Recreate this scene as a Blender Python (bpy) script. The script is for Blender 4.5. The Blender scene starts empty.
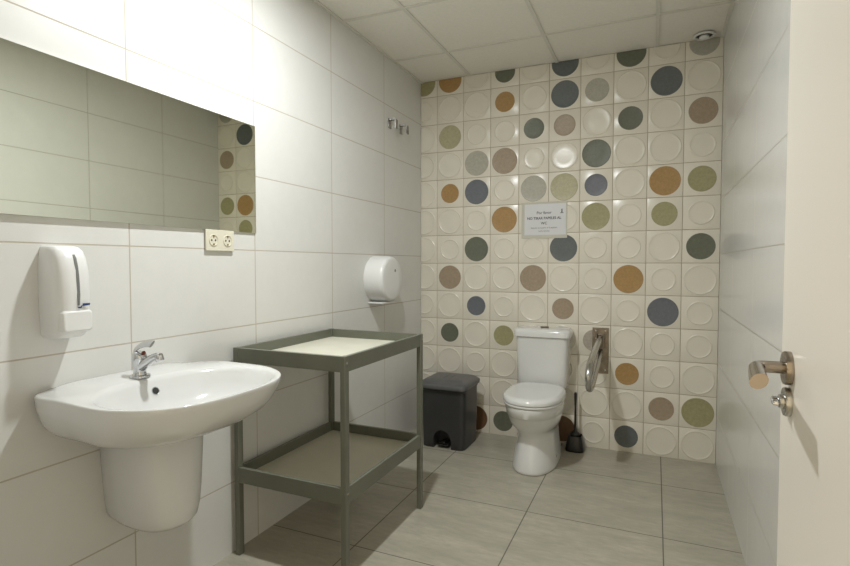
import bpy, bmesh, math, random
from mathutils import Vector, Matrix
random.seed(7)
PI = math.pi
S = bpy.context.scene
COL = S.collection

# ------------------------------------------------------------------ camera, light, exposure
LX = -1.928            # left wall plane; right wall x=0, back wall y=0, floor z=0
CEIL = 2.508
YF = -3.35             # entrance wall
cam_d = bpy.data.cameras.new('camera')
cam = bpy.data.objects.new('camera', cam_d); COL.objects.link(cam)
cam.location = (-0.345, -3.498, 1.193)
cam.rotation_euler = (math.radians(90 - 2.07), 0, math.radians(23.908))
cam_d.sensor_width = 36; cam_d.lens = 22.0; cam_d.clip_start = 0.02
S.camera = cam
S.view_settings.view_transform = 'Standard'
S.view_settings.look = 'None'
S.view_settings.gamma = 1
S.view_settings.use_curve_mapping = False
S.view_settings.exposure = 0.32

w = bpy.data.worlds.new('world'); S.world = w; w.use_nodes = True
w.node_tree.nodes['Background'].inputs[0].default_value = (1.0, 0.84, 0.58, 1)
w.node_tree.nodes['Background'].inputs[1].default_value = 0.95

LIGHT_XY = (-1.22, -1.99)
def area_light(name, loc, size, power, col, rot=(0, 0, 0)):
    d = bpy.data.lights.new(name, 'AREA'); d.shape = 'DISK'; d.size = size
    d.energy = power; d.color = col
    o = bpy.data.objects.new(name, d); COL.objects.link(o)
    o.location = loc; o.rotation_euler = rot
    return o
area_light('downlight_lamp', (LIGHT_XY[0], LIGHT_XY[1], CEIL - 0.022), 0.095, 21.6, (0.96, 0.995, 1.0))

# ------------------------------------------------------------------ materials
def new_mat(name):
    m = bpy.data.materials.new(name); m.use_nodes = True
    nt = m.node_tree
    return m, nt, nt.nodes['Principled BSDF']

def noise(nt, scale, detail=3, vec=None, rough=0.5):
    n = nt.nodes.new('ShaderNodeTexNoise'); n.inputs['Scale'].default_value = scale
    n.inputs['Detail'].default_value = detail; n.inputs['Roughness'].default_value = rough
    if vec is None:
        vec = nt.nodes.new('ShaderNodeTexCoord').outputs['Object']
    nt.links.new(vec, n.inputs['Vector'])
    return n.outputs[0]

def mixc(nt, fac, a, b):
    n = nt.nodes.new('ShaderNodeMix'); n.data_type = 'RGBA'
    for k, v in ((0, fac), (6, a), (7, b)):
        if hasattr(v, 'links') or hasattr(v, 'is_linked'):
            nt.links.new(v, n.inputs[k])
        else:
            n.inputs[k].default_value = v if k == 0 else (*v, 1) if len(v) == 3 else v
    return n.outputs[2]

def maprange(nt, v, a, b, c, d):
    n = nt.nodes.new('ShaderNodeMapRange')
    nt.links.new(v, n.inputs[0])
    for i, q in enumerate((a, b, c, d)):
        n.inputs[i + 1].default_value = q
    return n.outputs[0]

def bump(nt, h, strength, dist, bsdf):
    n = nt.nodes.new('ShaderNodeBump'); n.inputs['Strength'].default_value = strength
    n.inputs['Distance'].default_value = dist
    nt.links.new(h, n.inputs['Height']); nt.links.new(n.outputs[0], bsdf.inputs['Normal'])

def mat(name, col, rough=0.5, metal=0.0, coat=0.0, vary=0.06, scale=12, bmp=0.0):
    m, nt, b = new_mat(name)
    f = maprange(nt, noise(nt, scale), 0.3, 0.7, 0, 1)
    c2 = tuple(x * (1 - vary) for x in col)
    nt.links.new(mixc(nt, f, col, c2), b.inputs['Base Color'])
    b.inputs['Roughness'].default_value = rough
    b.inputs['Metallic'].default_value = metal
    b.inputs['Coat Weight'].default_value = coat
    b.inputs['Coat Roughness'].default_value = 0.08
    if bmp:
        bump(nt, noise(nt, scale * 12), bmp, 0.001, b)
    return m

def m2(nt, op, a, b=None):
    n = nt.nodes.new('ShaderNodeMath'); n.operation = op
    for i, v in enumerate((a, b)):
        if v is None: continue
        if isinstance(v, (int, float)): n.inputs[i].default_value = v
        else: nt.links.new(v, n.inputs[i])
    return n.outputs[0]

def line_dist(nt, comp, off, pitch):
    a = m2(nt, 'SUBTRACT', comp, off); a = m2(nt, 'DIVIDE', a, pitch)
    a = m2(nt, 'ADD', a, 0.5); a = m2(nt, 'FRACT', a); a = m2(nt, 'SUBTRACT', a, 0.5)
    a = m2(nt, 'ABSOLUTE', a)
    return m2(nt, 'MULTIPLY', a, pitch)

def tiled(name, ax, offs, pitch, width, col, grout, rough, streak=None, vary=0.04, bmp=0.25, spec=0.5, wav=0.0):
    m, nt, b = new_mat(name)
    tc = nt.nodes.new('ShaderNodeTexCoord').outputs['Object']
    sp = nt.nodes.new('ShaderNodeSeparateXYZ'); nt.links.new(tc, sp.inputs[0])
    d0 = line_dist(nt, sp.outputs[ax[0]], offs[0], pitch[0])
    d1 = line_dist(nt, sp.outputs[ax[1]], offs[1], pitch[1])
    d = m2(nt, 'MINIMUM', d0, d1)
    mask = maprange(nt, d, width * 0.45, width * 0.75, 1, 0)
    base = tuple(c for c in col)
    mp = nt.nodes.new('ShaderNodeMapping'); nt.links.new(tc, mp.inputs[0])
    mp.inputs['Scale'].default_value = streak or (1, 1, 1)
    n1 = maprange(nt, noise(nt, 3.0, 5, mp.outputs[0], 0.6), 0.3, 0.7, 0, 1)
    c = mixc(nt, n1, base, tuple(x * (1 - vary) for x in base))
    n2 = maprange(nt, noise(nt, 14.0, 6, mp.outputs[0], 0.7), 0.35, 0.7, 0, 1)
    c = mixc(nt, m2(nt, 'MULTIPLY', n2, 0.6), c, tuple(x * (1 - vary * 1.6) for x in base))
    c = mixc(nt, mask, c, grout)
    nt.links.new(c, b.inputs['Base Color'])
    r = nt.nodes.new('ShaderNodeMix'); r.data_type = 'FLOAT'
    nt.links.new(mask, r.inputs[0]); r.inputs[2].default_value = rough; r.inputs[3].default_value = 0.9
    nt.links.new(r.outputs[0], b.inputs['Roughness'])
    b.inputs['Specular IOR Level'].default_value = spec
    h = m2(nt, 'SUBTRACT', 1.0, mask)
    if wav:
        h = m2(nt, 'ADD', h, m2(nt, 'MULTIPLY', noise(nt, 22, 2, tc), wav))
    bump(nt, h, bmp, 0.002, b)
    return m

WALL = (0.74, 0.735, 0.705)
M = {}
M['wall_side_l'] = tiled('pale_wall_tile', (1, 2), (-2.3265, -0.026), (0.5867, 0.3195), 0.0036, WALL, (0.50, 0.45, 0.37), 0.30, bmp=0.35, wav=0.25)
M['wall_side_r'] = tiled('pale_wall_tile_right', (1, 2), (0.018, -0.026), (0.5867, 0.3195), 0.0036, WALL, (0.44, 0.41, 0.35), 0.21, bmp=0.35, wav=0.25)
M['floor'] = tiled('stone_floor_tile', (0, 1), (-0.298, -0.447), (0.598, 0.598), 0.0042, (0.53, 0.495, 0.40), (0.17, 0.155, 0.125), 0.33,
                   streak=(1.0, 3.5, 1), vary=0.27, bmp=0.3)
M['plaster'] = mat('painted_plaster', (0.70, 0.69, 0.65), 0.7, bmp=0.1)
M['ceil_panel'] = mat('ceiling_panel', (0.86, 0.835, 0.765), 0.85, vary=0.05, scale=60, bmp=0.3)
M['ceil_bar'] = mat('ceiling_bar', (0.74, 0.72, 0.655), 0.5)
M['tile_cream'] = mat('cream_relief_tile', (0.81, 0.765, 0.665), 0.24, vary=0.05, scale=5)
M['grout'] = mat('grout', (0.42, 0.34, 0.24), 0.9)
def disc_mat(name, col):
    m, nt, b = new_mat(name)
    f = maprange(nt, noise(nt, 55, 6, rough=0.75), 0.32, 0.68, 0, 1)
    g = maprange(nt, noise(nt, 260, 2), 0.35, 0.65, 0, 1)
    c = mixc(nt, f, tuple(min(1, x * 1.14) for x in col), tuple(x * 0.84 for x in col))
    c = mixc(nt, m2(nt, 'MULTIPLY', g, 0.35), c, tuple(x * 0.8 for x in col))
    nt.links.new(c, b.inputs['Base Color']); b.inputs['Roughness'].default_value = 0.4
    return m
DC = {'O': ('orange_glaze', (0.43, 0.26, 0.098)), 'B': ('blue_glaze', (0.155, 0.165, 0.19)), 'T': ('slate_glaze', (0.135, 0.15, 0.15)),
      'G': ('dark_green_glaze', (0.148, 0.16, 0.115)), 'V': ('olive_glaze', (0.38, 0.355, 0.19)), 'M': ('mauve_glaze', (0.39, 0.305, 0.215)),
      'P': ('pale_grey_glaze', (0.47, 0.45, 0.38)), 'Y': ('pale_yellow_glaze', (0.49, 0.455, 0.29)), 'N': ('brown_glaze', (0.17, 0.095, 0.05)),
      'K': ('pale_pink_glaze', (0.46, 0.41, 0.35))}
for k, (n_, c_) in DC.items(): M['d' + k] = disc_mat(n_, c_)
M['ceramic'] = mat('white_ceramic', (0.70, 0.70, 0.69), 0.12, vary=0.015, coat=0.4)
M['ceramic_t'] = mat('white_toilet_ceramic', (0.77, 0.77, 0.755), 0.13, vary=0.015, coat=0.4)
M['plastic_w'] = mat('white_plastic', (0.80, 0.80, 0.79), 0.28, vary=0.02)
M['plastic_cream'] = mat('cream_plastic', (0.74, 0.71, 0.58), 0.3, vary=0.02)
M['plastic_grey'] = mat('mid_grey_plastic', (0.20, 0.205, 0.20), 0.3)
M['socket_dark'] = mat('dark_recess', (0.02, 0.02, 0.018), 0.6)
M['brass'] = mat('brass_contact', (0.45, 0.33, 0.16), 0.35, metal=1)
M['chrome'] = mat('chrome', (0.62, 0.63, 0.65), 0.09, metal=1, vary=0.02)
M['hook_metal'] = mat('dark_chrome', (0.38, 0.38, 0.38), 0.12, metal=1)
M['steel'] = mat('brushed_steel', (0.50, 0.49, 0.46), 0.26, metal=1)
M['plate_steel'] = mat('dull_steel_plate', (0.30, 0.26, 0.21), 0.36, metal=1, vary=0.3, scale=40)
M['nickel'] = mat('satin_nickel', (0.35, 0.30, 0.25), 0.22, metal=1)
M['table'] = mat('grey_green_paint', (0.150, 0.155, 0.118), 0.38, vary=0.12, scale=9)
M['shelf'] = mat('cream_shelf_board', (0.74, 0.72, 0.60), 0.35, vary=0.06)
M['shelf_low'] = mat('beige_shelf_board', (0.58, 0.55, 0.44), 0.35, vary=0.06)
M['bin'] = mat('charcoal_plastic', (0.036, 0.0365, 0.038), 0.35, vary=0.1)
M['bin_lid'] = mat('grey_lid_plastic', (0.11, 0.11, 0.112), 0.38, vary=0.15, scale=25)
M['black'] = mat('black_plastic', (0.012, 0.011, 0.010), 0.3)
M['door'] = mat('cream_door_lacquer', (0.83, 0.785, 0.715), 0.30, vary=0.02, scale=3)
M['trim'] = mat('door_frame_paint', (0.70, 0.66, 0.60), 0.4)
M['paper'] = mat('white_paper', (0.74, 0.74, 0.76), 0.3, vary=0.02)
M['film'] = mat('laminating_film', (0.62, 0.60, 0.52), 0.12, vary=0.03)
M['ink'] = mat('grey_ink', (0.10, 0.10, 0.11), 0.6)
M['blue_ink'] = mat('blue_ink', (0.02, 0.05, 0.16), 0.5)
m, nt, b = new_mat('mirror_glass'); M['mirror'] = m
nt.links.new(mixc(nt, maprange(nt, noise(nt, 2.5, 4), 0.35, 0.7, 0, 1), (0.90, 0.92, 0.81), (0.86, 0.885, 0.775)), b.inputs['Base Color'])
b.inputs['Metallic'].default_value = 1
nt.links.new(maprange(nt, noise(nt, 4, 3), 0.4, 0.7, 0.01, 0.035), b.inputs['Roughness'])
m, nt, b = new_mat('lamp_diffuser'); M['emit'] = m
b.inputs['Emission Color'].default_value = (1, 0.95, 0.85, 1); b.inputs['Emission Strength'].default_value = 12

# ------------------------------------------------------------------ mesh helpers
def finish(name, bm, mats, parent=None, smooth=True, angle=40, subsurf=0, bevel=0, loc=None):
    me = bpy.data.meshes.new(name)
    bmesh.ops.recalc_face_normals(bm, faces=bm.faces[:])
    bm.to_mesh(me); bm.free()
    o = bpy.data.objects.new(name, me); COL.objects.link(o)
    for mm in (mats if isinstance(mats, (list, tuple)) else [mats]): me.materials.append(mm)
    if smooth:
        for p in me.polygons: p.use_smooth = True
        if angle < 180 and not subsurf:
            bm2 = bmesh.new(); bm2.from_mesh(me)
            for e in bm2.edges:
                if len(e.link_faces) == 2 and e.calc_face_angle(0) > math.radians(angle): e.smooth = False
            bm2.to_mesh(me); bm2.free()
    if bevel:
        md = o.modifiers.new('bevel', 'BEVEL'); md.width = bevel; md.segments = 3; md.limit_method = 'ANGLE'
        md.angle_limit = math.radians(40); md.harden_normals = False
    if subsurf:
        md = o.modifiers.new('subsurf', 'SUBSURF'); md.levels = subsurf; md.render_levels = subsurf
    if parent is not None:
        o.parent = parent
        o.matrix_parent_inverse = Matrix.Identity(4)
        o.location = -Vector(parent_world(parent))
    return o

def parent_world(p):
    v = Vector((0, 0, 0))
    while p is not None:
        v += Vector(p.location); p = p.parent
    return v

def tag(o, label=None, cat=None, group=None, kind=None):
    if label: o['label'] = label
    if cat: o['category'] = cat
    if group: o['group'] = group
    if kind: o['kind'] = kind
    return o

def thing(name, loc, label, cat, group=None):
    o = bpy.data.objects.new(name, None); COL.objects.link(o); o.location = loc
    o.empty_display_size = 0.05
    return tag(o, label, cat, group)

def B(bm, x0, x1, y0, y1, z0, z1, mi=0):
    vs = [bm.verts.new((x, y, z)) for z in (z0, z1) for x, y in ((x0, y0), (x1, y0), (x1, y1), (x0, y1))]
    for f in ((0, 3, 2, 1), (4, 5, 6, 7), (0, 1, 5, 4), (1, 2, 6, 5), (2, 3, 7, 6), (3, 0, 4, 7)):
        fc = bm.faces.new([vs[i] for i in f]); fc.material_index = mi

def box(name, x0, x1, y0, y1, z0, z1, m, parent=None, bevel=0):
    bm = bmesh.new(); B(bm, x0, x1, y0, y1, z0, z1)
    return finish(name, bm, m, parent, smooth=bool(bevel), bevel=bevel)

def loft(bm, rings, cap0=True, cap1=True, closed=True, mi=0):
    vr = [[bm.verts.new(p) for p in r] for r in rings]
    n = len(rings[0])
    for a, b_ in zip(vr, vr[1:]):
        for i in range(n if closed else n - 1):
            j = (i + 1) % n
            f = bm.faces.new((a[i], a[j], b_[j], b_[i])); f.material_index = mi
    if cap0: bm.faces.new(list(reversed(vr[0]))).material_index = mi
    if cap1: bm.faces.new(vr[-1]).material_index = mi
    return vr

def frame(axis):
    a = Vector(axis).normalized()
    u = a.orthogonal().normalized()
    return a, u, a.cross(u).normalized()

def lathe(bm, center, axis, prof, n=32, mi=0, cap0=True, cap1=True, sx=1, up=None):
    """prof: (distance along axis, radius)"""
    a, u, v = frame(axis)
    if up is not None:
        u = Vector(up).normalized(); v = a.cross(u)
    c = Vector(center)
    rings = [[c + a * h + (u * math.cos(2 * PI * i / n) + v * sx * math.sin(2 * PI * i / n)) * max(r, 1e-4) for i in range(n)] for h, r in prof]
    loft(bm, rings, cap0, cap1, mi=mi)

def tube(bm, pts, rad, n=16, mi=0, flat=None):
    pts = [Vector(p) for p in pts]
    rads = rad if isinstance(rad, (list, tuple)) else [rad] * len(pts)
    rings = []; prev = None
    for i, p in enumerate(pts):
        t = (pts[min(i + 1, len(pts) - 1)] - pts[max(i - 1, 0)]).normalized()
        if prev is None: u = t.orthogonal().normalized()
        else: u = (prev - t * prev.dot(t)).normalized()
        prev = u; v = t.cross(u)
        r = rads[i]; ru, rv = (r, r) if not isinstance(r, tuple) else r
        rings.append([p + u * math.cos(2 * PI * k / n) * ru + v * math.sin(2 * PI * k / n) * rv for k in range(n)])
    loft(bm, rings)

def spline(pts, k=6, closed=False):
    P = [Vector(p) for p in pts]; out = []
    n = len(P)
    for i in range(n if closed else n - 1):
        p0 = P[(i - 1) % n] if closed or i > 0 else P[0]
        p1 = P[i]; p2 = P[(i + 1) % n]
        p3 = P[(i + 2) % n] if closed or i + 2 < n else P[-1]
        for s in range(k):
            t = s / k
            out.append(0.5 * ((2 * p1) + (p2 - p0) * t + (2 * p0 - 5 * p1 + 4 * p2 - p3) * t * t + (3 * p1 - p0 - 3 * p2 + p3) * t ** 3))
    if not closed: out.append(P[-1])
    return out

def supere(cx, cy, a, b_, n, z, e=2.0, e2=None, ph=0):
    """superellipse ring in the xy plane; e for the -y half (front), e2 for +y half"""
    r = []
    for i in range(n):
        t = 2 * PI * i / n + ph
        c, s = math.cos(t), math.sin(t)
        q = e if s < 0 else (e2 or e)
        x = math.copysign(abs(c) ** (2 / q), c) * a
        y = math.copysign(abs(s) ** (2 / q), s) * b_
        r.append((cx + x, cy + y, z))
    return r

# ------------------------------------------------------------------ room shell
def struct(name, bm, m, **k):
    o = finish(name, bm, m, smooth=k.get('smooth', False)); tag(o, kind='structure'); return o
T = 0.12
bm = bmesh.new(); B(bm, LX - T, T, YF - 1.4, T, -0.12, 0); struct('floor', bm, M['floor'])
bm = bmesh.new(); B(bm, LX - T, LX, YF - 0.1, T, -0.02, CEIL + 0.1); struct('wall_left', bm, M['wall_side_l'])
bm = bmesh.new(); B(bm, 0, T, YF - 0.1, T, -0.02, CEIL + 0.1); struct('wall_right', bm, M['wall_side_r'])
# entrance wall with the doorway the picture is taken through
DX0, DX1, DH = -0.99, -0.10, 2.06
bm = bmesh.new()
B(bm, LX, DX0, YF - 0.1, YF, 0, CEIL + 0.1); B(bm, DX1, 0, YF - 0.1, YF, 0, CEIL + 0.1)
B(bm, DX0, DX1, YF - 0.1, YF, DH, CEIL + 0.1)
struct('wall_front', bm, M['wall_side_l'])

# ceiling: recessed panels on a grid of flat bars
bm = bmesh.new()
B(bm, LX - T, T, YF - 0.1, T, CEIL + 0.006, CEIL + 0.1, 0)
hw = 0.010
for x in (-1.552, -0.952, -0.352):
    B(bm, x - hw, x + hw, YF, 0, CEIL, CEIL + 0.0055, 1)
xs = [LX, -1.552, -0.952, -0.352, 0]
for y in (-0.445, -1.050, -1.650, -2.250, -2.850):
    for a, c in zip(xs, xs[1:]):
        B(bm, a + (hw if a > LX else 0), c - (hw if c < 0 else 0), y - hw, y + hw, CEIL + 0.0003, CEIL + 0.0055, 1)
B(bm, LX, LX + 0.018, YF, 0, CEIL - 0.0004, CEIL + 0.0055, 1)
B(bm, -0.018, 0, YF, 0, CEIL - 0.0004, CEIL + 0.0055, 1)
struct('ceiling', bm, [M['ceil_panel'], M['ceil_bar']])

# back wall of square relief tiles, some with coloured discs
discs = [(427, 88, 'V', .086), (449, 86, 'O', .086), (506, 75, 'G', .07), (565, 68, 'T', .086), (630, 58, 'G', .086), (503, 101, 'O', .068),
         (565, 94, 'T', .088), (597, 91, 'P', .073), (666, 81, 'T', .088), (448, 137, 'Y', .084), (532, 127, 'G', .068), (564, 125, 'M', .069),
         (628, 117, 'G', .072), (703, 111, 'M', .078), (596, 153, 'G', .088), (504, 160, 'M', .088), (476, 161, 'P', .086), (448, 192, 'O', .068),
         (476, 191, 'B', .086), (533, 188, 'P', .086), (564, 187, 'Y', .088), (594, 184, 'B', .070), (664, 181, 'O', .088), (702, 179, 'V', .076),
         (503, 219, 'O', .088), (596, 216, 'V', .086), (662, 212, 'V', .073), (476, 248, 'G', .086), (563, 249, 'T', .088), (699, 245, 'G', .078),
         (449, 276, 'M', .084), (532, 278, 'M', .088), (628, 278, 'O', .088), (474, 303, 'B', .068), (563, 309, 'M', .070), (663, 311, 'B', .088),
         (448, 330, 'G', .068), (503, 335, 'V', .070), (597, 338, 'K', .070), (625, 372, 'O', .070), (661, 409, 'M', .072), (697, 412, 'V', .088),
         (625, 436, 'T', .070), (482, 418, 'N', .086), (500, 419, 'G', .070), (563, 427, 'N', .086), (703, 50, 'P', .080)]
COLX = [718, 682, 646, 611, 580, 549, 519, 490, 463, 437, 410]
def disc_cell(px, py):
    # which column and row a disc of the photograph belongs to
    c = next(i for i in range(10) if COLX[i + 1] <= px < COLX[i])
    pitch = 33.4 - (718 - px) * (33.4 - 27.0) / 281
    r = int((263 - py) / pitch + 6.0)
    return c, r
cells = {disc_cell(px, py): (k, r) for px, py, k, r in discs}
SZ = {}
for r_, row in {5: 'LS-SL-ML-L', 4: 'S-SL-LS-L-', 3: 'SSL-L--L-L', 2: 'LS-L--LSLL', 1: '--LLL---LL', 0: 'LL-SL---LL', 6: '-LSS-SML-L', 7: 'S-S----SLL', 8: '--L---S--L', 9: 'SLL-LS--L-', 10: '-L-L-LS-LL', 11: 'L-L---LL-S'}.items():
    for c_, ch_ in enumerate(row): SZ[(c_, r_)] = ch_
def backwall():
    bm = bmesh.new()
    B(bm, LX - T, T, 0.004, T, -0.02, CEIL + 0.1, 1)
    rnd = random.Random(11)
    names = list(DC)
    for c in range(10):
        for r in range(13):
            x1 = -0.2 * c - 0.0013; x0 = max(-0.2 * (c + 1) + 0.0013, LX + 0.001)
            z0 = 0.2 * r + 0.0013; z1 = min(0.2 * (r + 1) - 0.0013, CEIL + 0.004)
            if r == 0: z0 = 0.0
            e = 0.0035
            # tile with pillowed edge
            ro = [(x0, 0.004, z0), (x1, 0.004, z0), (x1, 0.004, z1), (x0, 0.004, z1)]
            rm = [(x0 + .0006, 0.0012, z0 + .0006), (x1 - .0006, 0.0012, z0 + .0006), (x1 - .0006, 0.0012, z1 - .0006), (x0 + .0006, 0.0012, z1 - .0006)]
            ri = [(x0 + e, 0.0, z0 + e), (x1 - e, 0.0, z0 + e), (x1 - e, 0.0, z1 - e), (x0 + e, 0.0, z1 - e)]
            loft(bm, [ro, rm, ri], cap0=False, mi=0)
            cx = -0.2 * c - 0.1; cz = 0.2 * r + 0.1
            key = (c, r)
            if key in cells:
                k, R_ = cells[key]; mi = 2 + names.index(k)
            else:
                R_ = rnd.choice((.070, .072, .080, .086, .088)); mi = 0
                R_ = {'L': .088, 'S': .070}.get(SZ.get(key), R_)
            n = 56
            def ring(rad, y):
                return [(max(cx + math.cos(2 * PI * i / n) * rad, LX + 0.0005), y, min(cz + math.sin(2 * PI * i / n) * rad, CEIL + 0.004)) for i in range(n)]
            if mi:
                loft(bm, [ring(R_ + .0005, 0.0005), ring(R_, -0.0012), ring(R_ - .003, -0.0022), ring(R_ - .006, -0.0016), ring(R_ * .5, -0.0014), ring(.002, -0.0014)], cap0=False, mi=mi)
            else:
                loft(bm, [ring(R_ + .0025, 0.0004), ring(R_, -0.0026), ring(R_ - .0035, -0.0042), ring(R_ - .008, -0.0018), ring(R_ - .012, -0.0010),
                          ring(R_ * .5, -0.0012), ring(.002, -0.0012)], cap0=False, mi=0)
    o = finish('wall_back', bm, [M['tile_cream'], M['grout']] + [M['d' + k] for k in names], smooth=True, angle=25)
    tag(o, kind='structure')
backwall()

# door frame round the doorway and the open door leaf
bm = bmesh.new()
B(bm, DX0, DX0 + 0.03, YF - 0.11, YF + 0.012, 0, DH); B(bm, DX1 - 0.03, DX1, YF - 0.11, YF + 0.012, 0, DH)
B(bm, DX0, DX1, YF - 0.11, YF + 0.012, DH - 0.03, DH)
B(bm, DX0 - 0.06, DX0 + 0.001, YF, YF + 0.012, 0, DH + 0.06); B(bm, DX1 - 0.001, DX1 + 0.05, YF, YF + 0.012, 0, DH + 0.06)
B(bm, DX0, DX1, YF, YF + 0.012, DH - 0.001, DH + 0.06)
struct('trim_1', bm, M['trim'])

DFX = -0.150; DY1 = -2.468; DY0 = -3.325        # door face plane, free edge, hinge edge
bm = bmesh.new(); B(bm, DFX, DFX + 0.04, DY0, DY1, 0.008, 2.03)
door = finish('door_1', bm, M['door'], smooth=True, bevel=0.002); tag(door, kind='structure')
HY = DY1 - 0.064; HZ = 1.031
bm = bmesh.new(); lathe(bm, (DFX, HY, HZ), (-1, 0, 0), [(-.0005, .026), (.007, .0262), (.0098, .0250), (.0105, .022), (.0105, .012)], 40)
rose = finish('handle_rose', bm, M['nickel'], door)
bm = bmesh.new()
pts = spline([(DFX - .006, HY, HZ), (DFX - .022, HY, HZ), (DFX - .038, HY - .001, HZ), (DFX - .047, HY - .010, HZ), (DFX - .050, HY - .028, HZ), (DFX - .055, HY - .070, HZ - .001), (DFX - .060, HY - .116, HZ - .002)], 6)
n = len(pts)
tube(bm, pts, [(0.0095 + 0.0010 * max(0, i / n - .4), 0.0095 + 0.006 * max(0, i / n - .4)) for i in range(n)], 20)
lever = finish('handle_lever', bm, M['nickel'], door, angle=60)
TY = HY; TZ = HZ - 0.053
bm = bmesh.new(); lathe(bm, (DFX, TY, TZ), (-1, 0, 0), [(-.0005, .0225), (.006, .0227), (.0085, .0215), (.009, .019), (.009, .011), (.014, .0105), (.015, .009)], 32)
tr = finish('thumb_turn', bm, M['steel'], door)
bm = bmesh.new(); lathe(bm, (DFX - .0145, TY, TZ), (-1, 0, 0), [(0, .0085), (.008, .0080), (.010, .006)], 20, sx=.45)
finish('turn_knob', bm, M['chrome'], tr, bevel=0.0015)

# ------------------------------------------------------------------ ceiling lamps
def downlight(name, cx, cy, label, lit):
    t = thing(name, (cx, cy, CEIL), label, 'ceiling light')
    bm = bmesh.new()
    if lit:
        lathe(bm, (cx, cy, CEIL - .0006), (0, 0, -1), [(0, .095), (.006, .097), (.011, .092), (.012, .084), (.006, .080)], 48, cap0=False, cap1=False)
        finish('trim_ring', bm, M['plastic_w'], t)
        bm = bmesh.new(); lathe(bm, (cx, cy, CEIL - .0006), (0, 0, -1), [(0, .079), (.007, .079)], 40)
        finish('diffuser', bm, M['emit'], t)
    else:
        z = CEIL - .0006
        lathe(bm, (cx, cy, z), (0, 0, -1), [(0, .054), (.003, .056), (.009, .055), (.011, .050), (.009, .044), (.004, .043)], 48, cap0=False, cap1=False)
        finish('trim_ring', bm, M['plastic_w'], t)
        bm = bmesh.new(); lathe(bm, (cx, cy, z), (0, 0, -1), [(0, .0425), (.003, .0425)], 40)
        finish('reflector', bm, M['black'], t)
        bm = bmesh.new(); lathe(bm, (cx, cy, z - .003), (0, 0, -1), [(0, .021), (.006, .026), (.013, .026), (.019, .019), (.022, .008)], 32)
        finish('bulb', bm, M['plastic_w'], t, angle=60)
downlight('recessed_downlight', LIGHT_XY[0], LIGHT_XY[1], 'lit round recessed downlight in the ceiling above the washbasin side', True)
downlight('recessed_downlight', -0.108, -0.078, 'small unlit white ceiling spotlight in the corner above the patterned wall', False)

# ------------------------------------------------------------------ mirror
t = thing('wall_mirror', (LX, -2.36, 1.326), 'wide frameless rectangular mirror on the left tiled wall above the washbasin', 'mirror')
bm = bmesh.new()        # stands off the wall a little more at its far-left end
mz = [[(LX + .0005, -2.98, z), (LX + .0158, -2.98, z), (LX + .006, -1.738, z), (LX + .0005, -1.738, z)] for z in (1.3265, 1.7835)]
loft(bm, mz); finish('mirror_glass', bm, M['mirror'], t, smooth=False)

# ------------------------------------------------------------------ double socket
SX = LX
t = thing('wall_socket', (LX, -1.945, 1.286), 'cream double power socket on the wall under the mirror corner', 'power socket')
bm = bmesh.new(); B(bm, LX + .0065, LX + .0115, -2.0175, -1.8725, 1.2455, 1.3275); B(bm, LX + .0004, LX + .0066, -2.013, -1.877, 1.250, 1.323)
fr = finish('face_plate', bm, M['plastic_cream'], t, bevel=0.0015)
for yc in (-1.981, -1.909):
    bm = bmesh.new()
    lathe(bm, (LX + .0115, yc, 1.2865), (1, 0, 0), [(-.001, .0225), (.0025, .0225), (.003, .0205), (.0004, .0195), (.0002, .001)], 36)
    sk = finish('socket_insert', bm, M['plastic_cream'], t)
    for dy in (-.0095, .0095):
        bm = bmesh.new(); lathe(bm, (LX + .0118, yc + dy, 1.2865), (1, 0, 0), [(0, .0036), (.0007, .0036)], 14)
        finish('pin_hole', bm, M['socket_dark'], sk)
    for dz in (-1, 1):
        box('earth_clip', LX + .0116, LX + .0148, yc - .003, yc + .003, 1.2865 + dz * .0155 - .003, 1.2865 + dz * .0155 + .003, M['brass'], sk)

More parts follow.
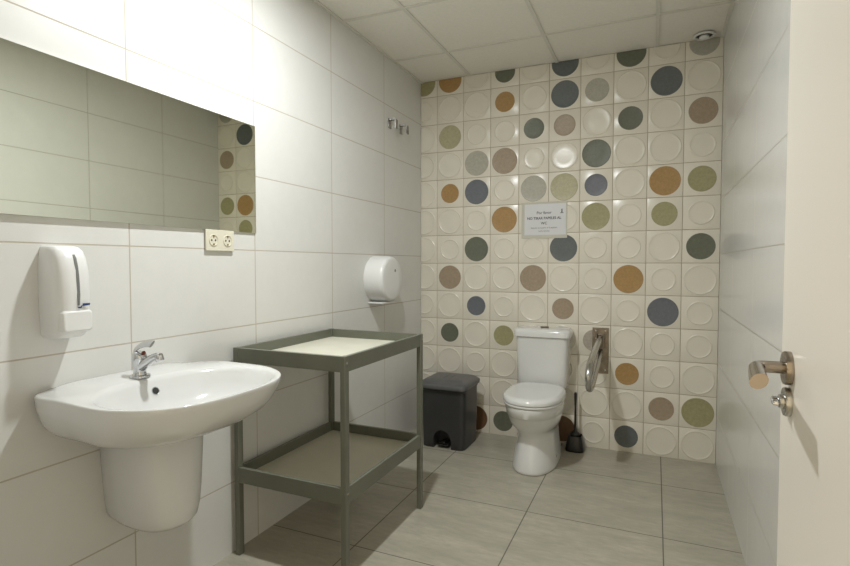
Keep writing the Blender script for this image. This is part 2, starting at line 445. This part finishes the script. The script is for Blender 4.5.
# ------------------------------------------------------------------ soap dispenser
def soap():
    y0, y1, z0, z1, dp = -2.604, -2.516, 0.985, 1.245, 0.098
    yc = (y0 + y1) / 2
    t = thing('soap_dispenser', (LX, yc, z0), 'white plastic soap dispenser with grey level window on the wall beside the washbasin', 'soap dispenser')
    def sec(z, d, hw):
        r = []
        pts = [(0, -hw), (d * .55, -hw * 1.0), (d * .85, -hw * .93), (d * .97, -hw * .72), (d, -hw * .35), (d * 1.005, 0),
               (d, hw * .35), (d * .97, hw * .72), (d * .85, hw * .93), (d * .55, hw * 1.0), (0, hw)]
        return [(LX + .0006 + a, yc + b_, z) for a, b_ in pts]
    bm = bmesh.new()
    loft(bm, [sec(z0 + .000, dp * .70, .036), sec(z0 + .004, dp * .78, .041), sec(z0 + .014, dp * .88, .0435), sec(z0 + .075, dp * .96, .046), sec(z0 + .13, dp * 1.0, .047),
              sec(z0 + .19, dp * .97, .046), sec(z0 + .225, dp * .88, .0445), sec(z0 + .245, dp * .76, .0425), sec(z0 + .256, dp * .60, .039), sec(z0 + .260, dp * .45, .034)])
    finish('housing', bm, M['plastic_w'], t, angle=50)
    # level window: narrow grey strip on the front, following its curve
    bm = bmesh.new()
    zz = [(.092, 1.0), (.12, 1.006), (.15, 1.003), (.18, .985), (.205, .948), (.225, .893), (.236, .84)]
    rings = []
    for i, (z, d) in enumerate(zz):
        h = .0042 if i not in (0, len(zz) - 1) else .0025
        yy = yc + .003 - .002 * (z - .09) / .15
        X = LX + dp * d + .0012
        rings.append([(X - .006, yy - h, z0 + z), (X, yy - h * .9, z0 + z), (X + .0006, yy, z0 + z), (X, yy + h * .9, z0 + z), (X - .006, yy + h, z0 + z)])
    loft(bm, rings)
    finish('level_window', bm, M['plastic_grey'], t)
    # push button
    bm = bmesh.new()
    def bsec(x, hy, za, zb):
        return [(x, yc + a * hy, z) for a, z in ((-1, za + .006), (-.85, za), (.85, za), (1, za + .006), (1, zb - .006), (.85, zb), (-.85, zb), (-1, zb - .006))]
    loft(bm, [bsec(LX + dp * .80, .042, z0 + .018, z0 + .078), bsec(LX + dp * .97, .042, z0 + .018, z0 + .078), bsec(LX + dp * 1.03, .038, z0 + .022, z0 + .074)])
    finish('push_button', bm, M['plastic_w'], t, bevel=0.002)
    bm = bmesh.new()
    X = LX + dp + .0006
    def pl(pts):
        vs = [bm.verts.new((X, y, z)) for y, z in pts] + [bm.verts.new((X + .0009, y, z)) for y, z in pts]
        k = len(pts); bm.faces.new(vs[:k][::-1]); bm.faces.new(vs[k:])
        for i in range(k): bm.faces.new((vs[i], vs[(i + 1) % k], vs[k + (i + 1) % k], vs[k + i]))
    ly = yc + .012; lz = z0 + .086
    # small blue maker mark as in the photo: hook, then a bar
    pl([(ly - .012, lz - .002), (ly - .003, lz - .002), (ly + .000, lz + .005), (ly - .003, lz + .005), (ly - .005, lz + .002), (ly - .012, lz + .002)])
    pl([(ly + .000, lz + .0035), (ly + .021, lz + .005), (ly + .022, lz + .011), (ly + .002, lz + .011)])
    finish('maker_mark', bm, M['blue_ink'], t, smooth=False)
soap()

# ------------------------------------------------------------------ washbasin
YC = -2.368
RIM = 0.845
def basin():
    t = thing('washbasin', (LX, YC, 0.386), 'white ceramic wall-hung washbasin with a half pedestal on the left wall', 'washbasin')
    half = [(0.001, .252), (.02, .268), (.06, .286), (.12, .296), (.20, .301), (.29, .304), (.35, .298), (.41, .272), (.455, .237), (.49, .185), (.509, .122), (.517, .055), (.518, 0)]
    sm = spline([(a, b_, 0) for a, b_ in half], 8)
    right = [(p.x, p.y) for p in sm]
    outline = [(a, -b_) for a, b_ in right] + [(a, b_) for a, b_ in right[::-1][1:]]      # from back-left around the front to back-right
    c0 = (0.30, 0.0)
    def hit(ang, poly):
        dx, dy = math.cos(ang), math.sin(ang); best = None
        for (x0, y0), (x1, y1) in zip(poly, poly[1:] + poly[:1]):
            ex, ey = x1 - x0, y1 - y0
            den = dx * ey - dy * ex
            if abs(den) < 1e-12: continue
            s = ((x0 - c0[0]) * ey - (y0 - c0[1]) * ex) / den
            u = ((x0 - c0[0]) * dy - (y0 - c0[1]) * dx) / den
            if s > 0 and -1e-9 <= u <= 1 + 1e-9 and (best is None or s > best): best = s
        return best
    N = 120
    angs = [2 * PI * i / N for i in range(N)]
    # snap two angles to the back corners so that they stay crisp
    ca = math.atan2(.252, -.299)
    for tgt in (ca, 2 * PI - ca):
        i = min(range(N), key=lambda k: abs(angs[k] - tgt)); angs[i] = tgt
    outer = []
    for a in angs:
        s = hit(a, outline); outer.append((c0[0] + math.cos(a) * s, math.sin(a) * s))
    inner = []
    for a in angs:
        # bowl opening
        ic, ia, iw, e = 0.322, 0.176, 0.268, 2.35
        lo, hi = 0.0, 0.5
        for _ in range(40):
            mid = (lo + hi) / 2
            x = c0[0] + math.cos(a) * mid - ic; y = math.sin(a) * mid
            if (abs(x) / ia) ** e + (abs(y) / iw) ** e < 1: lo = mid
            else: hi = mid
        inner.append((c0[0] + math.cos(a) * lo, math.sin(a) * lo))
    def zrim(d, wv):
        q = max(0, min(1, (abs(wv) - .14) / .14)); q = q * q * (3 - 2 * q)
        return RIM - .03 * d - .014 * q * max(0, 1 - d / .16)
    def P3(d, wv, dz): return (LX + .0008 + max(d, 0), YC + wv, zrim(d, wv) + dz)
    def sc(poly, sd, sw, dz): return [P3(d * sd, wv * sw, dz) for d, wv in poly]
    def lerp(f, dz): return [P3(o[0] * (1 - f) + i_[0] * f, o[1] * (1 - f) + i_[1] * f, dz) for o, i_ in zip(outer, inner)]
    def insc(f, dz): return [P3(.30 + (d - .30) * f + (-.02 * (1 - f)), wv * f, dz) for d, wv in inner]
    rings = [sc(outer, .42, .36, -.149), sc(outer, .60, .54, -.147), sc(outer, .72, .70, -.139), sc(outer, .82, .82, -.122), sc(outer, .895, .905, -.097), sc(outer, .945, .955, -.068),
             sc(outer, .98, .985, -.038), sc(outer, .995, .996, -.018), sc(outer, 1, 1, -.008), sc(outer, .999, .998, -.003), lerp(.03, 0.0), lerp(.10, .001),
             lerp(.5, -.001), lerp(.85, -.003), lerp(1, -.007), insc(.965, -.018), insc(.90, -.045), insc(.80, -.075), insc(.64, -.100), insc(.42, -.113), insc(.2, -.118), insc(.07, -.119)]
    bm = bmesh.new(); loft(bm, rings)
    finish('basin_bowl', bm, M['ceramic'], t, angle=70)
    # overflow hole
    bm = bmesh.new()
    oc = Vector((LX + .1600, YC + .001, RIM - .0475)); ax = Vector((.915, 0, .404)).normalized()
    lathe(bm, oc, ax, [(-.003, .0130), (.0014, .0130), (.0024, .0122), (.0016, .0108)], 28, cap1=False)
    ov = finish('overflow_ring', bm, M['chrome'], t)
    bm = bmesh.new(); lathe(bm, oc, ax, [(-.003, .0107), (.0014, .0107)], 24)
    finish('overflow_hole', bm, M['socket_dark'], ov)
    bm = bmesh.new(); lathe(bm, (LX + .285, YC, RIM - .008 - .1195), (0, 0, 1), [(0, .030), (.003, .030), (.004, .026), (.002, .018), (.004, .014), (.0045, .004)], 32)
    finish('drain', bm, M['chrome'], t)
    # half pedestal: a D-shaped shroud
    def ds(z, k, wk, f):
        pts = [(0, -.088), (.04, -.104), (.10, -.122), (.16, -.128), (.21, -.122), (.245, -.104), (.268, -.070), (.279, -.03), (.281, 0)]
        s_ = spline([(a * f, b_ * wk, 0) for a, b_ in pts], 4)
        s_ = [(p.x, p.y) for p in s_]
        full = s_ + [(a, -b_) for a, b_ in s_[::-1][1:]]
        return [(LX + .0008 + max(a, 0) * 1.0, YC + .008 + b_ * .96, z) for a, b_ in full]
    bm = bmesh.new()
    loft(bm, [ds(.386, 1, .50, .70), ds(.3865, 1, .58, .88), ds(.391, 1, .68, .945), ds(.405, 1, .755, .98), ds(.435, 1, .82, .995), ds(.49, 1, .88, 1.0), ds(.58, 1, .945, 1.0), ds(.70, 1, 1.03, 1.0), ds(.722, 1, 1.04, 1.0)])
    finish('pedestal', bm, M['ceramic'], t, angle=60)
basin()

def tap():
    bx, by, bz = LX + .108, -2.380, RIM - .0045 + .0002
    t = thing('basin_tap', (bx, by, bz), 'chrome single-lever mixer tap standing on the washbasin', 'tap')
    bm = bmesh.new()
    lathe(bm, (bx, by, bz - .001), (0, 0, 1), [(0, .030), (.005, .030), (.007, .0285), (.0075, .018)], 36)
    finish('base_ring', bm, M['chrome'], t)
    bm = bmesh.new()
    tube(bm, spline([(bx, by, bz + .006), (bx - .001, by, bz + .025), (bx - .002, by, bz + .045), (bx - .001, by, bz + .063), (bx + .003, by, bz + .078)], 5),
         [.0200, .0192, .0188, .0186, .0186, .0188, .0190, .0193, .0197, .0202, .0207, .0212, .0216, .0219, .0220, .0219, .0216, .0208, .019, .016, .012], 28)
    body = finish('tap_body', bm, M['chrome'], t, angle=60)
    bm = bmesh.new()
    pts = spline([(bx + .004, by, bz + .028), (bx + .028, by, bz + .044), (bx + .055, by, bz + .060), (bx + .078, by, bz + .069), (bx + .090, by, bz + .069)], 5)
    n = len(pts); tube(bm, pts, [(.0150 - .0050 * i / n, .0160 - .0055 * i / n) for i in range(n)], 20)
    sp = finish('spout', bm, M['chrome'], t, angle=60)
    bm = bmesh.new(); lathe(bm, (bx + .086, by, bz + .072), (.35, 0, -1), [(-.004, .0115), (.0, .0125), (.015, .0125), (.018, .0105)], 24)
    finish('aerator', bm, M['chrome'], sp)
    bm = bmesh.new()
    pts = spline([(bx - .021, by, bz + .060), (bx - .019, by, bz + .080), (bx - .004, by, bz + .093), (bx + .018, by, bz + .102), (bx + .040, by, bz + .106), (bx + .058, by, bz + .106)], 5)
    n = len(pts); tube(bm, pts, [(.0060 - .002 * i / n, .0125) for i in range(n)], 18)
    finish('tap_lever', bm, M['chrome'], t, angle=60)
    bm = bmesh.new(); lathe(bm, (bx + .0195, by, bz + .076), (.9, 0, .25), [(-.003, .006), (.002, .006), (.003, .004)], 18)
    finish('temperature_dot', bm, mat('red_mark', (0.16, 0.04, 0.025), 0.3), body, )
tap()

# ------------------------------------------------------------------ changing table
def table():
    x0, x1, y0, y1, H = -1.905, -1.372, -1.900, -1.205, 0.855
    t = thing('changing_table', ((x0 + x1) / 2, (y0 + y1) / 2, 0), 'grey-green wooden two-tier changing table standing between washbasin and bin', 'changing table')
    lw, ld, th = .022, .028, .016     # leg size in x and y, rail thickness
    for sx in (0, 1):
        for sy in (0, 1):
            lx0 = x0 if sx == 0 else x1 - lw
            ly0 = y0 if sy == 0 else y1 - ld
            bm = bmesh.new(); B(bm, lx0, lx0 + lw, ly0, ly0 + ld, 0, H + .001)
            lg = finish('leg', bm, M['table'], t, bevel=.002)
            for zz in (H - .024, .345):
                bm = bmesh.new()
                xx = lx0 + lw if sx else lx0
                lathe(bm, (xx, ly0 + ld * .45, zz), (1 if sx else -1, 0, 0), [(-.001, .0055), (.001, .0055), (.0016, .004)], 16)
                finish('screw', bm, M['steel'], lg)
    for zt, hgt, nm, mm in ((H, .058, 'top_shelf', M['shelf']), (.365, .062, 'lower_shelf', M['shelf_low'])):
        g = .0004
        for a, c in ((x0 + .002, x0 + .002 + th), (x1 - .002 - th, x1 - .002)):
            box('side_rail', a, c, y0 + ld + g, y1 - ld - g, zt - hgt, zt, M['table'], t, bevel=.0012)
        for a, c in ((y0 + .002, y0 + .002 + th), (y1 - .002 - th, y1 - .002)):
            box('end_rail', x0 + lw + g, x1 - lw - g, a, c, zt - hgt, zt, M['table'], t, bevel=.0012)
        bm = bmesh.new(); e = .0185
        zs = (zt - hgt + .010, zt - hgt + .018)
        # board notched round the four legs
        X0, X1, Y0, Y1 = x0 + e, x1 - e, y0 + e, y1 - e
        nx, ny = lw - e + g, ld - e + g
        outl = [(X0 + nx, Y0), (X1 - nx, Y0), (X1 - nx, Y0 + ny), (X1, Y0 + ny), (X1, Y1 - ny), (X1 - nx, Y1 - ny), (X1 - nx, Y1), (X0 + nx, Y1), (X0 + nx, Y1 - ny), (X0, Y1 - ny), (X0, Y0 + ny), (X0 + nx, Y0 + ny)]
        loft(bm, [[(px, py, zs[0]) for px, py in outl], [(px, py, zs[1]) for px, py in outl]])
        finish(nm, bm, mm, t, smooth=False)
table()

# ------------------------------------------------------------------ toilet
def toilet():
    cx = -.988
    t = thing('toilet', (cx, -.35, 0), 'white ceramic toilet with closed lid against the patterned wall', 'toilet')
    def sec(z, hw_, yf, yb, e=2.3, eb=3.0):
        yc = yb - (yb - yf) * .5
        r = supere(cx, (yf + yb) / 2, hw_, (yb - yf) / 2, 56, z, e, eb)
        k = min(1, max(0, (z - .20) / .12)) * .34
        return [(cx + (x - cx) * (1 - k * (lambda q: q * q * (3 - 2 * q))(max(0, min(1, (y + .45) / .36)))), y, z_) for x, y, z_ in r]
    bm = bmesh.new()
    loft(bm, [sec(0.0, .126, -.622, -.10), sec(.006, .130, -.628, -.10), sec(.02, .130, -.628, -.10), sec(.08, .121, -.612, -.10), sec(.14, .112, -.592, -.095), sec(.19, .107, -.578, -.09),
              sec(.212, .108, -.578, -.08), sec(.235, .122, -.600, -.07), sec(.262, .142, -.632, -.06), sec(.292, 0.151, -.660, -.05), sec(.322, 0.159, -.676, -.045), sec(.334, 0.160, -.682, -.04),
              sec(.338, 0.165, -.692, -.04), sec(.385, 0.170, -.703, -.04), sec(.392, 0.168, -.701, -.04)])
    finish('toilet_bowl', bm, M['ceramic_t'], t, angle=55)
    # seat and lid
    def so(z, hw_, yf, yb): return supere(cx, (yf + yb) / 2, hw_, (yb - yf) / 2, 56, z, 2.25, 3.4)
    bm = bmesh.new(); loft(bm, [so(.3935, 0.162, -.696, -.235), so(.396, 0.167, -.703, -.232), so(.407, 0.169, -.706, -.230), so(.411, 0.166, -.703, -.232)])
    finish('toilet_seat', bm, M['ceramic_t'], t, angle=60)
    bm = bmesh.new(); loft(bm, [so(.4135, 0.163, -.699, -.222), so(.416, 0.169, -.708, -.218), so(.430, 0.170, -.709, -.217), so(.440, 0.165, -.702, -.220), so(.4455, 0.154, -.684, -.228), so(.4465, 0.138, -.66, -.24), so(.4440, 0.119, -.635, -.26), so(.4435, 0.057, -.5, -.35)])
    finish('toilet_lid', bm, M['ceramic_t'], t, angle=60)
    for s_ in (-1, 1):
        bm = bmesh.new(); lathe(bm, (cx + s_ * .075 - .022, -.208, .415), (1, 0, 0), [(0, .011), (.003, .013), (.041, .013), (.044, .011)], 20)
        finish('hinge', bm, M['ceramic_t'], t)
    # cistern
    tx = -1.003
    def ts(z, hw_, yf, yb, e=7): return supere(tx, (yf + yb) / 2, hw_, (yb - yf) / 2, 56, z, e)
    bm = bmesh.new(); loft(bm, [ts(.392, .120, -.165, -.015), ts(.396, .145, -.175, -.012), ts(.415, .153, -.183, -.010), ts(.45, .155, -.186, -.009), ts(.60, .161, -.193, -.008), ts(.726, .165, -.198, -.007)])
    ci = finish('cistern', bm, M['ceramic_t'], t, angle=55)
    bm = bmesh.new(); loft(bm, [ts(.7275, .168, -.200, -.006), ts(.730, .177, -.210, -.005), ts(.760, .178, -.211, -.005), ts(.772, .174, -.206, -.006), ts(.778, .164, -.194, -.014), ts(.781, .14, -.17, -.03), ts(.782, .09, -.14, -.06)])
    cl = finish('cistern_lid', bm, M['ceramic_t'], t, angle=60)
    bm = bmesh.new(); lathe(bm, (tx + .008, -.115, .781), (0, 0, 1), [(0, .027), (.007, .027), (.0085, .025), (.0055, .022), (.0085, .019), (.009, .002)], 32)
    finish('flush_button', bm, M['plate_steel'], cl)
    bm = bmesh.new(); lathe(bm, (cx + .1195, -.40, .055), (1, 0, .1), [(-.004, .009), (.004, .009), (.006, .006)], 18)
    finish('fixing_cap', bm, M['steel'], t)
toilet()

# ------------------------------------------------------------------ pedal bin
def bin_():
    cx, cy = -1.588, -.280
    t = thing('pedal_bin', (cx, cy, 0), 'charcoal plastic pedal bin with ribbed grey lid in the corner left of the toilet', 'bin')
    def rs(z, hx, yf, yb, e=9, dx=0): return supere(cx + dx, (yf + yb) / 2, hx, (yb - yf) / 2, 48, z, e, ph=PI / 48)
    bm = bmesh.new()
    loft(bm, [rs(.0, .142, -.412, -0.148), rs(.004, .147, -.417, -0.143), rs(.06, .148, -.419, -0.140), rs(.20, .151, -.424, -0.133), rs(.375, .154, -.430, -.143), rs(.378, .158, -.434, -.139), rs(.392, .158, -.434, -.139)])
    body = finish('bin_body', bm, M['bin'], t, angle=50)
    # arch recess for the pedal, cut with a boolean
    cb = bmesh.new()
    px0, r = cx - .002, .060
    prof = [(px0 - r, -.01), (px0 - r, .055)] + [(px0 + math.cos(PI - PI * i / 16) * r, .060 + math.sin(PI * i / 16) * .060) for i in range(17)] + [(px0 + r, .055), (px0 + r, -.01)]
    loft(cb, [[(x, -.50, z) for x, z in prof], [(x, -.33, z) for x, z in prof]])
    cut = finish('cutter', cb, M['bin'], smooth=False)
    md = body.modifiers.new('cut', 'BOOLEAN'); md.object = cut; md.operation = 'DIFFERENCE'; md.solver = 'EXACT'
    cut.location = (0, 0, 0)
    bpy.context.view_layer.update()
    dg = bpy.context.evaluated_depsgraph_get()
    me = bpy.data.meshes.new_from_object(body.evaluated_get(dg))
    body.modifiers.clear(); old = body.data; body.data = me; me.name = 'bin_body'
    if not me.materials: me.materials.append(M['bin'])
    bpy.data.objects.remove(cut)
    bm = bmesh.new()
    B(bm, px0 - .040, px0 + .040, -.415, -.3305, .018, .026); B(bm, px0 - .012, px0 + .012, -.40, -.3305, .026, .04)
    finish('pedal', bm, M['black'], t, bevel=.003)
    bm = bmesh.new()
    loft(bm, [rs(.3925, .160, -.446, -.130), rs(.395, .168, -.458, -.122), rs(.412, .170, -.460, -.120), rs(.420, .167, -.455, -.123), rs(.430, .155, -.43, -.135), rs(.440, .135, -.40, -.15), rs(.445, .10, -.36, -.18), rs(.446, .05, -.31, -.25)])
    lid = finish('bin_lid', bm, M['bin_lid'], t, angle=60)
    for i in range(6):
        xx = cx - .105 + i * .042
        bm = bmesh.new()
        tube(bm, spline([(xx, -.425, .4285 - .012 * abs(i - 2.5) / 2.5), (xx, -.37, .4405 - .008 * abs(i - 2.5) / 2.5), (xx, -.28, .4455 - .006 * abs(i - 2.5) / 2.5), (xx, -.19, .4405 - .008 * abs(i - 2.5) / 2.5)], 4), .0045, 8)
        finish('rib', bm, M['bin_lid'], lid)
bin_()

# ------------------------------------------------------------------ toilet brush
def brush():
    cx, cy = -.800, -.090
    t = thing('toilet_brush', (cx, cy, 0), 'black toilet brush in its holder on the floor right of the toilet', 'toilet brush')
    bm = bmesh.new()
    def q(z, a, e=4): return supere(cx, cy, a, a, 32, z, e)
    loft(bm, [q(0, .054), q(.003, .058), (q(.012, .058)), q(.05, .053), q(.09, .045), q(.098, .042), q(.095, .036), q(.08, .034)])
    finish('brush_holder', bm, M['black'], t, angle=60)
    bm = bmesh.new()
    lathe(bm, (cx, cy, .0805), (0, 0, 1), [(0, .028), (.018, .031), (.030, .030), (.040, .018), (.05, .009), (.07, .008), (.20, .007), (.26, .009), (.285, .0095), (.292, .006)], 20)
    finish('brush_handle', bm, M['black'], t, angle=60)
brush()

# ------------------------------------------------------------------ grab bar
def grab():
    gx = -.660
    t = thing('grab_bar', (gx, 0, .64), 'steel loop grab bar on a dull metal wall plate right of the toilet', 'grab bar')
    bm = bmesh.new(); B(bm, gx - .050, gx + .050, -.008, -.0029, .492, .786)
    pl = finish('wall_plate', bm, M['plate_steel'], t, bevel=.0015)
    for dx in (-.03, .03):
        for zz in (.515, .765):
            bm = bmesh.new(); lathe(bm, (gx + dx, -.008, zz), (0, -1, 0), [(-.001, .007), (.003, .006), (.004, .002)], 14)
            finish('bolt', bm, M['steel'], pl)
    bm = bmesh.new()
    B(bm, gx - .024, gx - .017, -.060, -.0085, .660, .745); B(bm, gx + .017, gx + .024, -.060, -.0085, .660, .745)
    B(bm, gx - .017, gx + .017, -.016, -.0085, .660, .745)
    finish('pivot_bracket', bm, M['plate_steel'], t, bevel=.002)
    bm = bmesh.new(); pts = [(gx, -.035, .720), (gx - .002, -.12, .710), (gx - .005, -.30, .682), (gx - .008, -.46, .652), (gx - .010, -.535, .625), (gx - .011, -.570, .580), (gx - .010, -.562, .535), (gx - .008, -.520, .502),
           (gx - .006, -.42, .506), (gx - .003, -.26, .556), (gx - .001, -.12, .605), (gx, -.020, .635)]
    tube(bm, spline(pts, 6), .0178, 20)
    finish('bar', bm, M['steel'], t, angle=80)
    bm = bmesh.new(); lathe(bm, (gx - .027, -.035, .718), (1, 0, 0), [(0, .008), (.054, .008)], 16)
    finish('pivot_pin', bm, M['steel'], t)
grab()

# ------------------------------------------------------------------ jumbo paper dispenser
def paper():
    yc, zc, R_ = -.690, 1.104, .140
    t = thing('toilet_paper_dispenser', (LX, yc, .965), 'round white jumbo toilet roll dispenser on the left wall above the changing table', 'paper dispenser')
    def ring(d, r):
        out = []
        for i in range(64):
            a = 2 * PI * i / 64
            y = yc + math.cos(a) * r; z = zc + math.sin(a) * r
            zmin = zc - R_ * .98 + (R_ - r) * .3
            if z < zc and abs(math.cos(a)) < .80 and z < zc - r * .60:
                z = max(z, zc - .138 + (R_ - r) * .5)
            out.append((LX + .0006 + d, y, z))
        return out
    bm = bmesh.new()
    loft(bm, [ring(0, R_), ring(.03, R_), ring(.095, R_ * .985), ring(.112, R_ * .96), ring(.121, R_ * .91), ring(.124, R_ * .84), ring(.1245, R_ * .5)])
    finish('dispenser_cover', bm, M['plastic_w'], t, angle=50)
    bm = bmesh.new(); B(bm, LX + .002, LX + .104, yc - .085, yc + .07, .956, .966)
    finish('tear_edge', bm, M['plastic_w'], t, bevel=.002)
    bm = bmesh.new(); lathe(bm, (LX + .124, yc + .03, zc + .05), (1, 0, 0), [(-.001, .009), (.0015, .009), (.002, .007)], 20)
    lk = finish('lock', bm, M['plastic_grey'], t)
paper()

# ------------------------------------------------------------------ two chrome hooks
hooks_lab = ['left of two small chrome robe hooks high on the left wall', 'right of two small chrome robe hooks high on the left wall near the corner']
def hook(y, z, label):
    t = thing('robe_hook', (LX, y, z), label, 'hook', 'chrome hooks high on the left wall')
    bm = bmesh.new(); B(bm, LX + .0005, LX + .006, y - .02, y + .02, z - .03, z + .032)
    finish('hook_plate', bm, M['hook_metal'], t, bevel=.003)
    bm = bmesh.new()      # flat strap: out from the plate, then down, with a small upturned lip
    prof = [(.004, .026), (.050, .026), (.054, .022), (.054, -.034), (.049, -.034), (.049, .018), (.046, .021), (.004, .021)]
    loft(bm, [[(LX + a, y - .017, z + b_) for a, b_ in prof], [(LX + a, y + .017, z + b_) for a, b_ in prof]])
    finish('hook_prong', bm, M['hook_metal'], t, smooth=False)
hook(-.495, 2.098, hooks_lab[0])
hook(-.335, 2.098, hooks_lab[1])

# ------------------------------------------------------------------ notice
def notice():
    x0, x1, z0, z1 = -1.178, -.877, 1.366, 1.606
    t = thing('paper_notice', ((x0 + x1) / 2, 0, z0), 'white laminated paper notice with grey text taped to the patterned wall above the toilet', 'sign')
    bm = bmesh.new(); B(bm, x0, x1, -.0042, -.0029, z0, z1)
    finish('laminate', bm, M['film'], t, smooth=False)
    bm = bmesh.new(); B(bm, x0 + .020, x1 - .008, -.0047, -.00425, z0 + .022, z1 - .012)
    sh = finish('sheet', bm, M['paper'], t, smooth=False)
    def text(s, cx, z, size, bold=0.0):
        cu = bpy.data.curves.new('printed_text', 'FONT'); cu.body = s; cu.size = size; cu.align_x = 'CENTER'
        cu.extrude = 0.00015; cu.offset = bold
        o = bpy.data.objects.new('tmp', cu); COL.objects.link(o)
        bpy.context.view_layer.update()
        me = bpy.data.meshes.new_from_object(o.evaluated_get(bpy.context.evaluated_depsgraph_get()))
        bpy.data.objects.remove(o)
        me.name = 'printed_text'; me.materials.clear(); me.materials.append(M['ink'])
        me.transform(Matrix.Translation((cx, -.0050, z)) @ Matrix.Rotation(PI / 2, 4, 'X'))
        q = bpy.data.objects.new('printed_text', me); COL.objects.link(q)
        q.parent = sh; q.location = -parent_world(sh)
    xc = (x0 + x1) / 2 + .0
    text('Por favor', xc, 1.527, .026, .0003)
    text('NO TIRAR PAPELES AL', xc, 1.492, .0225, .0006)
    text('WC', xc, 1.458, .024, .0004)
    text('deposite los papeles en la papelera', xc, 1.432, .0125)
    text('muchas gracias', xc, 1.411, .0125)
    bm = bmesh.new()
    lathe(bm, (x1 - .034, -.0047, 1.553), (0, -1, 0), [(0, .0045), (.0004, .0045)], 14)
    B(bm, x1 - .038, x1 - .030, -.0051, -.0047, 1.534, 1.547); B(bm, x1 - .044, x1 - .024, -.0051, -.0047, 1.529, 1.533)
    finish('printed_symbol', bm, M['ink'], sh, smooth=False)
notice()
